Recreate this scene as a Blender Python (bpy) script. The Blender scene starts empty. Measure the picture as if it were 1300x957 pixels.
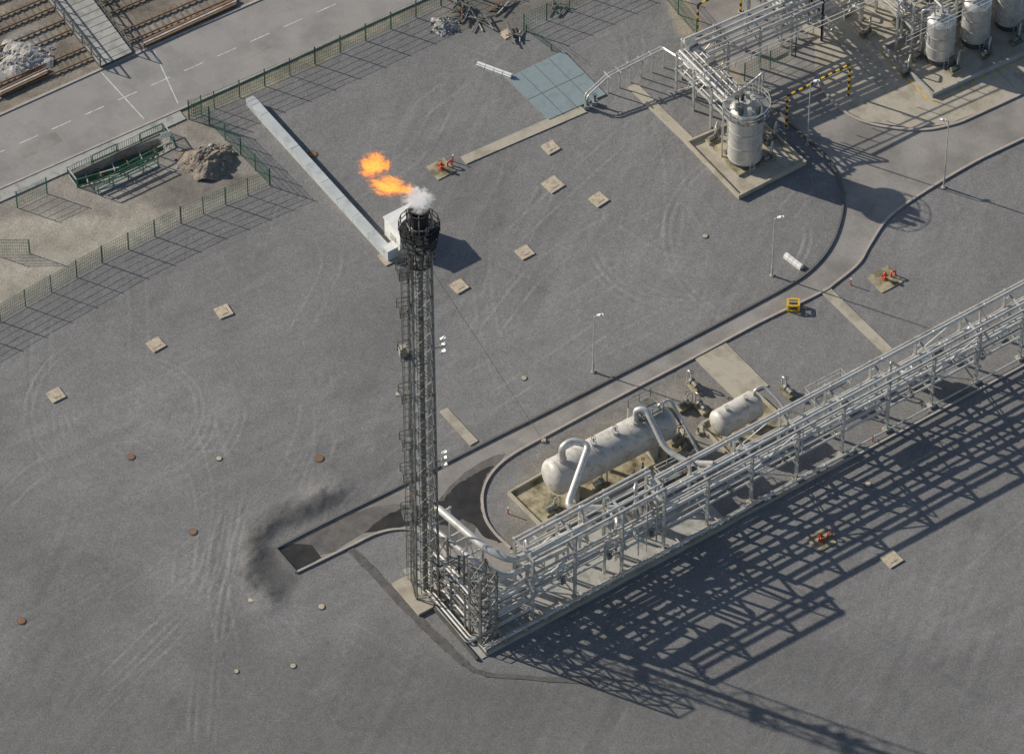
import bpy, math, random
import numpy as np
from mathutils import Vector, Matrix
random.seed(7); RS=np.random.RandomState(5)
# ---------------------------------------------------------------- survey frame
FPX=8000.0; DIST=571.0; DEP=math.radians(50)
CAM=Vector((0,-DIST*math.cos(DEP),DIST*math.sin(DEP)))
UP=Vector((0,math.sin(DEP),math.cos(DEP))); FW=Vector((0,math.cos(DEP),-math.sin(DEP)))
def ray(u,v): return Vector(((u-650)/FPX,0,0))-UP*((v-478.5)/FPX)+FW
def G(u,v,h=0.0):
    d=ray(u,v); t=(h-CAM.z)/d.z; return CAM+d*t
def V(u,v,y0):
    d=ray(u,v); t=(y0-CAM.y)/d.y; return CAM+d*t
def GP(l,h=0.0): return [G(a,b,h) for a,b in l]
# ---------------------------------------------------------------- materials
def M(name,col,rough=.7,metal=0.0,var=.15,scale=1.2,fvar=.08,fscale=14,bump=0.0,stain=None,sthr=.58,sscale=.8,emit=0):
    m=bpy.data.materials.new(name); m.use_nodes=True; nt=m.node_tree; N=nt.nodes; L=nt.links
    bs=N['Principled BSDF']; bs.inputs['Roughness'].default_value=rough; bs.inputs['Metallic'].default_value=metal
    geo=N.new('ShaderNodeNewGeometry')
    def nz(s,det,lo,hi):
        n=N.new('ShaderNodeTexNoise'); n.inputs['Scale'].default_value=s; n.inputs['Detail'].default_value=det; n.inputs['Roughness'].default_value=.6
        L.new(geo.outputs['Position'],n.inputs['Vector'])
        r=N.new('ShaderNodeMapRange'); r.inputs[1].default_value=.3; r.inputs[2].default_value=.7; r.inputs[3].default_value=lo; r.inputs[4].default_value=hi
        L.new(n.outputs['Fac'],r.inputs[0]); return r.outputs[0],n
    a,_=nz(scale,4,1-var,1+var); b,nb=nz(fscale,3,1-fvar,1+fvar)
    mu=N.new('ShaderNodeMath'); mu.operation='MULTIPLY'; L.new(a,mu.inputs[0]); L.new(b,mu.inputs[1])
    rgb=N.new('ShaderNodeRGB'); rgb.outputs[0].default_value=(*col,1)
    src=rgb.outputs[0]
    if stain:
        s,ns=nz(sscale,5,0,1); s=ns.outputs['Fac']
        mr=N.new('ShaderNodeMapRange'); mr.inputs[1].default_value=sthr-.06; mr.inputs[2].default_value=sthr+.1; L.new(s,mr.inputs[0])
        mx=N.new('ShaderNodeMix'); mx.data_type='RGBA'; mx.inputs[6].default_value=(*col,1); mx.inputs[7].default_value=(*stain,1)
        L.new(mr.outputs[0],mx.inputs[0]); src=mx.outputs[2]
    sc=N.new('ShaderNodeVectorMath'); sc.operation='SCALE'; L.new(src,sc.inputs[0]); L.new(mu.outputs[0],sc.inputs[3])
    L.new(sc.outputs[0],bs.inputs['Base Color'])
    if bump>0:
        bp=N.new('ShaderNodeBump'); bp.inputs['Strength'].default_value=bump; bp.inputs['Distance'].default_value=.05
        L.new(nb.outputs['Fac'],bp.inputs['Height']); L.new(bp.outputs[0],bs.inputs['Normal'])
    return m
steel=M('galvanised_steel',(.52,.52,.50),.5,.2,.2,1.5,.08,20,stain=(.34,.31,.27),sthr=.58)
silver=M('aluminium_cladding',(.62,.605,.575),.38,.4,.12,2,.06,12,stain=(.43,.40,.35),sthr=.6)
vessel=M('vessel_grey_paint',(.53,.515,.48),.5,.1,.1,1.2,.05,15,stain=(.38,.35,.30),sthr=.56,sscale=1.4)
white=M('white_paint',(.78,.78,.75),.5,0,.08,1.5,.04,10,stain=(.58,.55,.49),sthr=.62)
dark=M('dark_steel',(.10,.105,.10),.6,.2,.25,1.5,.1,20,stain=(.17,.13,.10),sthr=.6)
black=M('sooty_black_steel',(.022,.022,.024),.75,.1,.3,2)
midst=M('weathered_steel',(.24,.25,.24),.55,.25,.25,1.2,.1,20,stain=(.15,.12,.09),sthr=.55)
green=M('green_fence_paint',(.04,.13,.09),.5,0,.2)
conc=M('concrete',(.45,.405,.325),.85,0,.14,.5,.10,9,.2,stain=(.29,.26,.20),sthr=.53,sscale=.5)
conc2=M('stained_concrete',(.40,.35,.235),.85,0,.2,.8,.1,9,.2,stain=(.15,.13,.075),sthr=.50,sscale=.7)
concg=M('grey_concrete',(.38,.375,.35),.85,0,.12,.6,.08,9,.15,stain=(.26,.25,.23),sthr=.56)
kerbm=M('kerb_concrete',(.40,.36,.32),.85,0,.15,1,.1,8)
kerbd=M('kerb_shade_and_joint',(.13,.13,.125),.85,0,.15,1,.1,8)  # dark tone paints in the road edge's shadow line; also used for slab joints
asph=M('asphalt_road',(.29,.27,.25),.9,0,.12,.25,.12,9,.25,stain=(.215,.20,.185),sthr=.5,sscale=.22)
asph2=M('public_road_asphalt',(.30,.286,.27),.9,0,.08,.25,.08,9,.2,stain=(.25,.24,.23),sthr=.52,sscale=.3)
wet=M('wet_asphalt',(.045,.041,.036),.3,0,.3,.8,.1,9,.1)
wet2=M('damp_asphalt',(.135,.122,.11),.6,0,.3,.9,.1,9,.1)
paint=M('road_marking',(.56,.56,.53),.8,0,.3,2,.2,12)
yellow=M('yellow_paint',(.72,.45,.03),.55,0,.12,2)
blk=M('black_paint',(.02,.02,.02),.6)
red=M('red_paint',(.55,.07,.025),.5,0,.15)
rust=M('rusty_rail',(.22,.14,.08),.7,.3,.25,3)
sleeper=M('sleeper_wood',(.19,.165,.13),.9,0,.25,2)
plate=M('steel_plate_cover',(.27,.33,.34),.55,.15,.1,.8,.06,12,stain=(.21,.26,.27),sthr=.55)
soil=M('soil',(.22,.185,.15),.95,0,.3,1.5,.3,8,.6)
stone=M('crushed_stone',(.36,.345,.325),.95,0,.25,2,.35,7,.8)
brown=M('manhole_cover',(.24,.13,.07),.8,0,.2)
padm=M('pad_concrete',(.52,.44,.33),.85,0,.15,2,.1,9,stain=(.36,.30,.22),sthr=.55,sscale=3)
ductm=M('duct_cover',(.50,.53,.53),.6,.1,.1,.7,.06,9,stain=(.38,.40,.39),sthr=.6)
# ---------------------------------------------------------------- mesh builder
class B:
    def __init__(s,name): s.n=name; s.v=[]; s.f=[]; s.mi=[]; s.sm=[]; s.mats=[]
    def m(s,mat):
        if mat not in s.mats: s.mats.append(mat)
        return s.mats.index(mat)
    def add(s,vs,fs,mat,smooth=False):
        o=len(s.v); k=s.m(mat); s.v.extend([Vector(p) for p in vs])
        for f in fs: s.f.append([i+o for i in f]); s.mi.append(k); s.sm.append(smooth)
    def beam(s,a,b,w,h,mat,upv=(0,0,1)):
        a=Vector(a);b=Vector(b); t=(b-a)
        if t.length<1e-5: return
        t.normalize(); u=Vector(upv)
        if abs(t.dot(u))>.98: u=Vector((.577,.817,0))
        x=t.cross(u).normalized(); y=x.cross(t).normalized()
        x*=w/2; y*=h/2
        vs=[a-x-y,a+x-y,a+x+y,a-x+y,b-x-y,b+x-y,b+x+y,b-x+y]
        s.add(vs,[(3,2,1,0),(4,5,6,7),(0,1,5,4),(1,2,6,5),(2,3,7,6),(3,0,4,7)],mat)
    def tube(s,a,b,r,mat,n=10,r2=None,caps=True):
        a=Vector(a);b=Vector(b); r2=r if r2 is None else r2
        t=(b-a).normalized(); u=Vector((0,0,1)) if abs(t.z)<.9 else Vector((1,0,0))
        x=t.cross(u).normalized(); y=x.cross(t)
        vs=[]
        for c,rr in((a,r),(b,r2)):
            for i in range(n):
                q=2*math.pi*i/n; vs.append(c+x*(rr*math.cos(q))+y*(rr*math.sin(q)))
        s.add(vs,[(i,n+i,n+(i+1)%n,(i+1)%n) for i in range(n)],mat,True)
        if caps:
            s.add(vs[:n],[tuple(range(n))],mat); s.add(vs[n:],[tuple(reversed(range(n)))],mat)
    def pipe(s,pts,r,mat,bend=.6,n=10):
        P=[Vector(p) for p in pts]; Q=[P[0]]
        for i in range(1,len(P)-1):
            a,c,b=P[i-1],P[i],P[i+1]; d=min(bend,(a-c).length*.48,(b-c).length*.48)
            p0=c+(a-c).normalized()*d; p2=c+(b-c).normalized()*d
            for k in range(6):
                t=k/5; Q.append(p0*(1-t)**2+c*2*t*(1-t)+p2*t*t)
        Q.append(P[-1]); vs=[]; T=(Q[1]-Q[0]).normalized()
        u=Vector((0,0,1)) if abs(T.z)<.9 else Vector((1,0,0)); x=T.cross(u).normalized()
        for i,c in enumerate(Q):
            if i==0: t=T
            elif i==len(Q)-1: t=(Q[i]-Q[i-1]).normalized()
            else: t=((Q[i+1]-Q[i]).normalized()+(Q[i]-Q[i-1]).normalized()).normalized()
            x=(T.rotation_difference(t)@x).normalized(); T=t; y=t.cross(x)
            for k in range(n):
                q=2*math.pi*k/n; vs.append(c+x*(r*math.cos(q))+y*(r*math.sin(q)))
        fs=[(i*n+k,i*n+(k+1)%n,(i+1)*n+(k+1)%n,(i+1)*n+k) for i in range(len(Q)-1) for k in range(n)]
        s.add(vs,fs,mat,True); s.add(vs[:n],[tuple(reversed(range(n)))],mat); s.add(vs[-n:],[tuple(range(n))],mat)
    def flange(s,c,ax,r,mat,w=.12):
        ax=Vector(ax).normalized(); s.tube(Vector(c)-ax*w/2,Vector(c)+ax*w/2,r,mat,12)
    def dome(s,c,ax,r,depth,mat,n=24,k=6):
        c=Vector(c);t=Vector(ax).normalized(); u=Vector((0,0,1)) if abs(t.z)<.9 else Vector((1,0,0))
        x=t.cross(u).normalized(); y=x.cross(t); vs=[]
        for j in range(k):
            q=math.pi/2*j/k; rr=r*math.cos(q); d=depth*math.sin(q)
            for i in range(n):
                p=2*math.pi*i/n; vs.append(c+t*d+x*(rr*math.cos(p))+y*(rr*math.sin(p)))
        vs.append(c+t*depth); e=len(vs)-1
        fs=[(j*n+i,(j+1)*n+i,(j+1)*n+(i+1)%n,j*n+(i+1)%n) for j in range(k-1) for i in range(n)]
        fs+=[((k-1)*n+i,e,(k-1)*n+(i+1)%n) for i in range(n)]
        s.add(vs,fs,mat,True)
    def prism(s,poly,z0,z1,mat,side=None):
        n=len(poly); ar=sum(poly[i][0]*poly[(i+1)%n][1]-poly[(i+1)%n][0]*poly[i][1] for i in range(n))
        if ar<0: poly=poly[::-1]
        s.add([(p[0],p[1],z1) for p in poly],[tuple(range(n))],mat)
        if z0<z1: s.add([(p[0],p[1],z0) for p in poly]+[(p[0],p[1],z1) for p in poly],[(i,(i+1)%n,n+(i+1)%n,n+i) for i in range(n)],side or mat)
    def box(s,c,sz,rot,mat):
        c=Vector(c); ca,sa=math.cos(rot),math.sin(rot); hx,hy=sz[0]/2,sz[1]/2
        p=[(c.x+ca*x-sa*y,c.y+sa*x+ca*y) for x,y in((-hx,-hy),(hx,-hy),(hx,hy),(-hx,hy))]
        vs=[(a,b,c.z) for a,b in p]+[(a,b,c.z+sz[2]) for a,b in p]
        s.add(vs,[(3,2,1,0),(4,5,6,7),(0,1,5,4),(1,2,6,5),(2,3,7,6),(3,0,4,7)],mat)
    def ring(s,c,R,w,h,mat,n=28):
        c=Vector(c); vs=[]
        for z in(-h/2,h/2):
            for rr in(R-w/2,R+w/2):
                for i in range(n):
                    q=2*math.pi*i/n; vs.append(c+Vector((rr*math.cos(q),rr*math.sin(q),z)))
        fs=[]
        for i in range(n):
            j=(i+1)%n
            fs+=[(i,n+i,n+j,j),(2*n+i,2*n+j,3*n+j,3*n+i)[::-1],(n+i,3*n+i,3*n+j,n+j)[::-1],(j,2*n+j,2*n+i,i)[::-1]]
        s.add(vs,fs,mat)
    def rail(s,pts,h,mat,r=.03,step=1.5):
        P=[Vector(p) for p in pts]
        for a,b in zip(P[:-1],P[1:]):
            for z in(h,h*.5): s.beam(a+Vector((0,0,z)),b+Vector((0,0,z)),r*2,r*2,mat)
            k=max(1,int((b-a).length/step))
            for i in range(k+1):
                p=a.lerp(b,i/k); s.beam(p,p+Vector((0,0,h)),r*2,r*2,mat)
    def ringrail(s,c,R,h,mat,n=14,r=.03):
        c=Vector(c); pts=[c+Vector((R*math.cos(2*math.pi*i/n),R*math.sin(2*math.pi*i/n),0)) for i in range(n+1)]
        s.rail(pts,h,mat,r,9)
    def wheel(s,c,r,mat): s.ring(c,r,.05,.05,mat,12)
    def build(s,bev=0):
        if not s.v: return
        xs=[p.x for p in s.v]; ys=[p.y for p in s.v]; o=Vector(((min(xs)+max(xs))/2,(min(ys)+max(ys))/2,0))
        me=bpy.data.meshes.new(s.n); me.from_pydata([p-o for p in s.v],[],s.f)
        for m in s.mats: me.materials.append(m)
        me.polygons.foreach_set('material_index',s.mi); me.polygons.foreach_set('use_smooth',s.sm); me.update()
        ob=bpy.data.objects.new(s.n,me); ob.location=o; bpy.context.collection.objects.link(ob)
        return ob
Z=lambda z:Vector((0,0,z))
# ---------------------------------------------------------------- GROUND
ROAD=[(350,697),(420,661),(520,612),(620,561),(700,521),(780,480),(850,444),(930,402),(1000,364),(1032,341),(1055,312),(1067,280),(1070,250),(1062,222),(1045,195),(1018,172),(985,140),(950,105),(925,75),(900,45),(880,15),(860,-60),(960,-100),(1035,60),(1040,108),(1064,137),(1100,157),(1160,166),(1205,160),(1250,142),(1400,72),
 (1400,130),(1300,176),(1240,205),(1180,240),(1130,275),(1105,310),(1090,335),(1060,360),(1040,373),(960,412),(880,455),(780,507),(700,550),(650,578),(625,600),(613,625),(615,655),(628,677),(648,696),(700,735),(640,790),(590,740),(560,695),(540,680),(515,672),(480,677),(440,696),(376,727)]
xs=np.concatenate([[-4000,-1500,-500,-200,-110,-75],np.arange(-58,58.01,.16),[75,110,200,500,1500,4000]])
ys=np.concatenate([[-4000,-1500,-500,-200,-110,-75],np.arange(-54,58.01,.16),[75,110,200,500,1500,4000]])
X,Y=np.meshgrid(xs,ys)
def vn(x,y,sc,seed):
    r=np.random.RandomState(seed).rand(256,256); gx=x/sc+1000.3; gy=y/sc+1000.7
    ix=np.floor(gx).astype(int); iy=np.floor(gy).astype(int); fx=gx-ix; fy=gy-iy
    fx=fx*fx*(3-2*fx); fy=fy*fy*(3-2*fy); a=r[iy%256,ix%256]; b=r[iy%256,(ix+1)%256]; c=r[(iy+1)%256,ix%256]; d=r[(iy+1)%256,(ix+1)%256]
    return (a*(1-fx)+b*fx)*(1-fy)+(c*(1-fx)+d*fx)*fy
def fbm(x,y,sc,seed,o=4):
    t=0;a=.5;n=0
    for k in range(o): t=t+a*vn(x,y,sc/2**k,seed+k*7); n+=a; a*=.55
    return t/n
def inside(poly,x,y):
    P=[G(a,b) for a,b in poly]; r=np.zeros(x.shape,bool); n=len(P)
    for i in range(n):
        a=P[i];b=P[(i+1)%n]
        if abs(a.y-b.y)<1e-9: continue
        c=((a.y>y)!=(b.y>y))&(x<(b.x-a.x)*(y-a.y)/(b.y-a.y)+a.x); r^=c
    return r
def blur(m,k):
    m=m.astype(float)
    for _ in range(k):
        m=(m+np.roll(m,1,0)+np.roll(m,-1,0)+np.roll(m,1,1)+np.roll(m,-1,1))/5
    return m
H=(fbm(X,Y,1.2,11)-.5)*.035+(fbm(X,Y,7,31)-.5)*.03
tone=1+(fbm(X,Y,14,1)-.5)*.30+(fbm(X,Y,2.5,2)-.5)*.18+(fbm(X,Y,.7,3,2)-.5)*.10
ca,sa=math.cos(.55),math.sin(.55)
tone+=(fbm((X*ca+Y*sa)/7,(-X*sa+Y*ca),.9,5,3)-.5)*.26*blur(fbm(X,Y,12,8)>.5,14)
ca,sa=math.cos(1.2),math.sin(1.2)
tone+=(fbm((X*ca+Y*sa)/9,(-X*sa+Y*ca),.7,6,3)-.5)*.30*blur(fbm(X,Y,10,9)>.5,14)
def stroke(pts,w,amp,hgt=0,brk=True):
    for a,b in zip(pts[:-1],pts[1:]):
        m=4*w
        i0=np.searchsorted(xs,min(a.x,b.x)-m);i1=np.searchsorted(xs,max(a.x,b.x)+m);j0=np.searchsorted(ys,min(a.y,b.y)-m);j1=np.searchsorted(ys,max(a.y,b.y)+m)
        if i1<=i0 or j1<=j0: continue
        x=X[j0:j1,i0:i1];y=Y[j0:j1,i0:i1]; dx,dy=b.x-a.x,b.y-a.y; l=dx*dx+dy*dy+1e-9
        t=((x-a.x)*dx+(y-a.y)*dy)/l; tt=np.clip(t,0,1); d=np.hypot(x-a.x-tt*dx,y-a.y-tt*dy)
        k=np.exp(-(d/w)**2)*((t>=0)&(t<1.0))
        if brk: k=k*np.clip((vn(x,y,3.0,44)-.22)*2.0,0,1)
        tone[j0:j1,i0:i1]+=amp*k; H[j0:j1,i0:i1]+=hgt*k
def smooth(pts,k=10):
    P=[pts[0]*2-pts[1]]+pts+[pts[-1]*2-pts[-2]]; out=[]
    for i in range(1,len(P)-2):
        for j in range(k):
            t=j/k; a,b,c,d=P[i-1],P[i],P[i+1],P[i+2]
            out.append(.5*((2*b)+(c-a)*t+(2*a-5*b+4*c-d)*t*t+(3*b-a-3*c+d)*t**3))
    out.append(P[-2]); return out
def track(pts,amp=.16,gap=1.8,w=.15,hg=.55):
    amp*=.88
    for sgn in(-1,1):
        o=[]
        for i,p in enumerate(pts):
            q=pts[min(i+1,len(pts)-1)]-pts[max(i-1,0)]; q.z=0; q.normalize(); o.append(p+Vector((-q.y,q.x,0))*gap/2*sgn)
        stroke(o,w,amp,-.03*hg); stroke([p+Vector((.32,.12,0)) for p in o],w,-amp*.5,.02*hg)
TR=[[(20,800),(150,722),(260,640),(340,590),(470,560)],[(100,900),(240,760),(272,700),(282,620),(260,540)],[(-20,790),(100,740),(200,700),(330,610)],[(250,930),(262,780),(278,700),(300,600)],
 [(0,560),(140,500),(300,420),(480,370)],[(770,290),(860,335),(960,305),(1025,240)],[(640,310),(760,200),(820,150)],[(520,150),(600,90),(700,30)],[(560,480),(700,400),(860,300)],
 [(900,920),(1100,790),(1300,700)],[(700,470),(850,400),(950,340)],[(620,420),(700,330),(850,250),(900,280)],[(0,860),(160,800),(260,730)],[(150,880),(300,790),(420,790),(600,900)],[(1110,380),(1180,330),(1320,270)],[(380,420),(420,330),(380,260)],
 [(230,740),(236,660),(220,600),(150,560)],[(290,830),(275,740),(290,660),(340,600),(430,560)],[(440,650),(520,570),(640,500),(760,420)],[(1080,900),(1180,780),(1340,640)],[(-20,660),(60,590),(160,570),(300,560)],[(420,260),(520,200),(560,140)]]
for l in TR: track(smooth(GP(l),12),RS.uniform(.16,.27))
for l in TR[:4]: track([p+Vector((.6,-.9,0)) for p in smooth(GP(l),12)],.15,1.7,.13)
for c,r,a0,a1 in [((165,522),6.2,0,6.3),((170,528),7.0,2,6.3),((170,520),9.6,2,6.9),((150,515),4.6,1,5),((860,300),8,3.4,6.4),((880,290),10.5,3.6,6.3),((900,285),9.2,3.6,6.1),((1010,300),12,2.2,4.4)]:
    o=G(*c); track([o+Vector((r*math.cos(a0+(a1-a0)*i/50),r*math.sin(a0+(a1-a0)*i/50),0)) for i in range(51)],.14,.7,.13)
for i in range(130):
    c=Vector((RS.uniform(-55,55),RS.uniform(-50,50),0)); r=RS.uniform(14,90); a=RS.uniform(0,6.28); L_=RS.uniform(8,30)/r; cc=c-Vector((math.cos(a),math.sin(a),0))*r
    track([cc+Vector((math.cos(a+L_*(k/30-.5)),math.sin(a+L_*(k/30-.5)),0))*r for k in range(31)],RS.uniform(.05,.12)*(1 if RS.rand()>.3 else -1),RS.choice([1.7,.35,1.7]),.12,.4)
def patch(l,a,k=26,wob=2.5):
    global tone
    m=blur(inside(l,X+(fbm(X,Y,4,61)-.5)*wob*2,Y+(fbm(X,Y,4,62)-.5)*wob*2),k); tone=tone*(1+a*m)
patch([(425,400),(520,390),(515,500),(440,530),(410,470)],-.15,60,3.5); patch([(420,560),(520,540),(520,600),(400,640)],-.12,60,3)
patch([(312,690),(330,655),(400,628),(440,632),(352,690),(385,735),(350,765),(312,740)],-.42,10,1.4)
patch([(0,640),(250,770),(600,860),(1300,800),(1300,1000),(0,1000)],-.16,60,5); patch([(560,380),(700,300),(900,330),(900,420),(640,500)],.08,50)
patch([(0,420),(260,400),(300,560),(200,640),(0,620)],.09,50); patch([(100,800),(260,700),(280,760),(240,868),(150,868)],.10,30)
patch([(470,760),(600,860),(900,870),(640,960),(430,930)],-.1,36)
BASE=.19
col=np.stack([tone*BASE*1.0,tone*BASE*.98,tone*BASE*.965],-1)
def zone(l,c,k=4,wob=1.0,var=.3,seed=70):
    global col
    m=blur(inside(l,X+(fbm(X,Y,2,seed)-.5)*wob*2,Y+(fbm(X,Y,2,seed+1)-.5)*wob*2),k)[...,None]
    t=(1+(fbm(X,Y,3,seed+2)-.5)*var*2+(fbm(X,Y,.8,seed+3)-.5)*var)[...,None]
    col=col*(1-m)+np.array(c)*1.28*t*m
zone([(-60,276),(0,250),(240,145),(268,155),(343,232),(130,330),(0,404),(-60,436)],(.21,.19,.165),3,.4,.35)
zone([(-60,300),(60,262),(90,280),(200,262),(215,290),(90,335),(0,385),(-60,410)],(.27,.245,.205),5,1.2,.3,90)
zone([(170,240),(235,215),(330,225),(280,250),(200,270)],(.16,.145,.125),4,1,.4,95)
zone([(-300,283),(600,-122),(500,-400),(-300,-400)],(.165,.142,.115),2,.3,.55,75)
zone([(-300,300),(0,172),(0,140),(-300,270)],(.2,.18,.15),2,.3,.3,76)
zone([(-60,395),(-60,-60),(-10,60),(60,25),(75,60),(-10,110)],(.22,.21,.2),4,.6,.4,77)
zone([(130,85),(340,-8),(300,-20),(150,50)],(.19,.175,.155),2,.3,.3,78)
zone([(238,150),(232,138),(560,-12),(600,-22),(560,5),(300,128)],(.19,.17,.13),3,.8,.6,79)
zone([(545,-10),(640,-60),(760,-60),(755,0),(640,40),(560,45)],(.15,.14,.125),6,1.5,.4,80)
zone([(800,-100),(980,-100),(1040,60),(1010,160),(950,120),(870,60)],(.27,.235,.185),4,1,.25,81)
zone([(655,600),(700,560),(870,470),(1000,520),(1000,560),(640,760),(610,790),(580,740),(640,690)],(.17,.158,.14),5,.8,.35,82)
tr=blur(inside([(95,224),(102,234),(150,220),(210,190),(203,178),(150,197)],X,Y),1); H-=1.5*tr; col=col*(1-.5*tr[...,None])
rd=blur(inside(ROAD,X,Y),3)
def heap(l,w,h):
    pts=smooth(GP(l),8); best=np.zeros_like(X)
    for p in pts: best=np.maximum(best,np.exp(-(np.hypot(X-p.x,Y-p.y)/w)**2))
    return best*h*(.35+1.1*fbm(X,Y,1.3,91))
hp=heap([(342,760),(322,735),(320,700),(338,668),(384,644),(430,620)],1.2,.36)
H+=hp*(1-np.clip(rd*3,0,1)); H=np.where(rd>.05,np.minimum(H,.02),np.minimum(H,.035+hp))
big=(np.abs(X)>70)|(np.abs(Y)>70); H[big]=0
ny,nx=X.shape; co=np.stack([X,Y,H],-1).reshape(-1,3)
idx=np.arange(nx*ny).reshape(ny,nx); q=np.stack([idx[:-1,:-1],idx[:-1,1:],idx[1:,1:],idx[1:,:-1]],-1).reshape(-1,4)
me=bpy.data.meshes.new('gravel_ground'); me.vertices.add(len(co)); me.vertices.foreach_set('co',co.ravel())
me.loops.add(q.size); me.loops.foreach_set('vertex_index',q.ravel().astype(np.int32)); me.polygons.add(len(q))
me.polygons.foreach_set('loop_start',np.arange(0,q.size,4,dtype=np.int32)); me.polygons.foreach_set('loop_total',np.full(len(q),4,dtype=np.int32))
me.polygons.foreach_set('use_smooth',np.ones(len(q),bool)); me.update(); me.validate()
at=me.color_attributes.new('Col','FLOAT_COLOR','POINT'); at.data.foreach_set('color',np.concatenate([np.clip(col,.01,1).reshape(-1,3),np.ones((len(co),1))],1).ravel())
gm=bpy.data.materials.new('gravel'); gm.use_nodes=True; N=gm.node_tree.nodes; L=gm.node_tree.links; bs=N['Principled BSDF']; bs.inputs['Roughness'].default_value=.95
ca_=N.new('ShaderNodeAttribute'); ca_.attribute_name='Col'; geo=N.new('ShaderNodeNewGeometry')
def gn(s,d,lo,hi):
    n=N.new('ShaderNodeTexNoise'); n.inputs['Scale'].default_value=s; n.inputs['Detail'].default_value=d; L.new(geo.outputs['Position'],n.inputs['Vector'])
    r=N.new('ShaderNodeMapRange'); r.inputs[1].default_value=.3; r.inputs[2].default_value=.7; r.inputs[3].default_value=lo; r.inputs[4].default_value=hi; L.new(n.outputs['Fac'],r.inputs[0]); return r.outputs[0],n
a,na=gn(5.5,2,.86,1.14); b,nb=gn(1.6,4,.93,1.07)
vo=N.new('ShaderNodeTexVoronoi'); vo.inputs['Scale'].default_value=13; L.new(geo.outputs['Position'],vo.inputs['Vector'])
sp=N.new('ShaderNodeSeparateColor'); L.new(vo.outputs['Color'],sp.inputs[0]); vr=N.new('ShaderNodeMapRange'); vr.inputs[3].default_value=.8; vr.inputs[4].default_value=1.2; L.new(sp.outputs[0],vr.inputs[0])
m1=N.new('ShaderNodeMath'); m1.operation='MULTIPLY'; L.new(a,m1.inputs[0]); L.new(b,m1.inputs[1]); m2=N.new('ShaderNodeMath'); m2.operation='MULTIPLY'; L.new(m1.outputs[0],m2.inputs[0]); L.new(vr.outputs[0],m2.inputs[1])
sc=N.new('ShaderNodeVectorMath'); sc.operation='SCALE'; L.new(ca_.outputs['Color'],sc.inputs[0]); L.new(m2.outputs[0],sc.inputs[3]); L.new(sc.outputs[0],bs.inputs['Base Color'])
bp=N.new('ShaderNodeBump'); bp.inputs['Strength'].default_value=.3; bp.inputs['Distance'].default_value=.05; L.new(na.outputs['Fac'],bp.inputs['Height']); L.new(bp.outputs[0],bs.inputs['Normal'])
me.materials.append(gm); go=bpy.data.objects.new('gravel_ground',me); bpy.context.collection.objects.link(go)
# ---------------------------------------------------------------- ROADS
def sheet(name,l,z0,z1,mat): b=B(name); b.prism(GP(l),z0,z1,mat); return b.build()
def kerb(name,l,mat,w=.16,z0=0,z1=.16,k=6):
    P=smooth(GP(l),k) if len(l)>2 else GP(l); b=B(name)
    lft=[];rgt=[]
    for i,p in enumerate(P):
        t=P[min(i+1,len(P)-1)]-P[max(i-1,0)]; t.z=0; t.normalize(); n=Vector((-t.y,t.x,0))*w/2; lft.append(p+n); rgt.append(p-n)
    n=len(P); vs=[a+Z(z1) for a in lft]+[a+Z(z1) for a in rgt]+[a+Z(z0) for a in lft]+[a+Z(z0) for a in rgt]; fs=[]
    for i in range(n-1): fs+=[(n+i,n+i+1,i+1,i),(i,i+1,2*n+i+1,2*n+i),(n+i+1,n+i,3*n+i,3*n+i+1)]
    fs+=[(0,2*n,3*n,n),(n-1,2*n-1,4*n-1,3*n-1)]
    b.add(vs,fs,mat); b.build()
sheet('access_road',ROAD,.0,.05,asph)
sheet('public_road',[(-400,414),(-100,284),(240,135),(480,26),(760,-100),(620,-130),(340,-4),(130,88),(-400,327)],0,.06,asph2)
sheet('footpath',[(-400,432),(-100,302),(236,152),(228,141),(-100,286),(-400,417)],.0,.10,concg)
T=ROAD
kerb('kerb',T[0:17],kerbd,.2,0,.22)  # shadow line along the upper edge, put into the kerb's colour
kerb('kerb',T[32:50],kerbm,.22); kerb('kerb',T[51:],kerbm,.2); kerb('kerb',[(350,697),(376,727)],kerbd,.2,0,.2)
kerb('kerb',T[24:31],kerbm,.25,0,.2); kerb('kerb',[(-400,414),(-100,284),(240,135),(480,26),(760,-100)],kerbm,.2,0,.15,2)
kerb('kerb',[(-400,327),(130,88),(340,-4),(620,-130)],kerbm,.25,0,.15,2)
b=B('road_marking')
for i in range(16):
    u=-60+i*42; v=194-.441*u; a=G(u,v);c=G(u+24,v-10.6); b.beam(a+Z(.062),c+Z(.062),.10,.008,paint)
for (a,c) in [((128,92),(183,152)),((196,66),(226,132))]: b.beam(G(*a)+Z(.067),G(*c)+Z(.067),.11,.008,paint)
b.build()
b=B('asphalt_repair')
for l in [[(20,190),(70,168),(80,180),(30,203)],[(300,70),(345,50),(352,58),(308,79)]]:
    b.prism(GP(l),.06,.0635,asph)
b.build()
def blob(l,n=8,j=.25): 
    P=GP(l); P=P+[P[0]]; o=smooth(P,n)[:-1]; return [p+Vector((random.uniform(-j,j)*.4,random.uniform(-j,j)*.4,0)) for p in o]
b=B('puddle'); b.prism(blob([(462,676),(495,652),(520,643),(560,636),(575,620),(600,604),(626,592),(614,610),(611,640),(618,664),(640,688),(620,684),(590,660),(570,668),(545,662),(520,668)]),.05,.056,wet); b.build()
b=B('puddle'); b.prism(GP([(353,697),(372,690),(396,692),(408,708),(378,726)]),.05,.056,wet); b.build()
b=B('wet_patch'); b.prism(blob([(540,655),(590,600),(640,576),(626,600),(608,630),(600,690),(560,690)]),.05,.053,wet2); b.build()
b=B('wet_patch'); b.prism(blob([(372,690),(440,655),(500,640),(520,650),(470,672),(410,705)]),.05,.0535,wet2); b.build()
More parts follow.
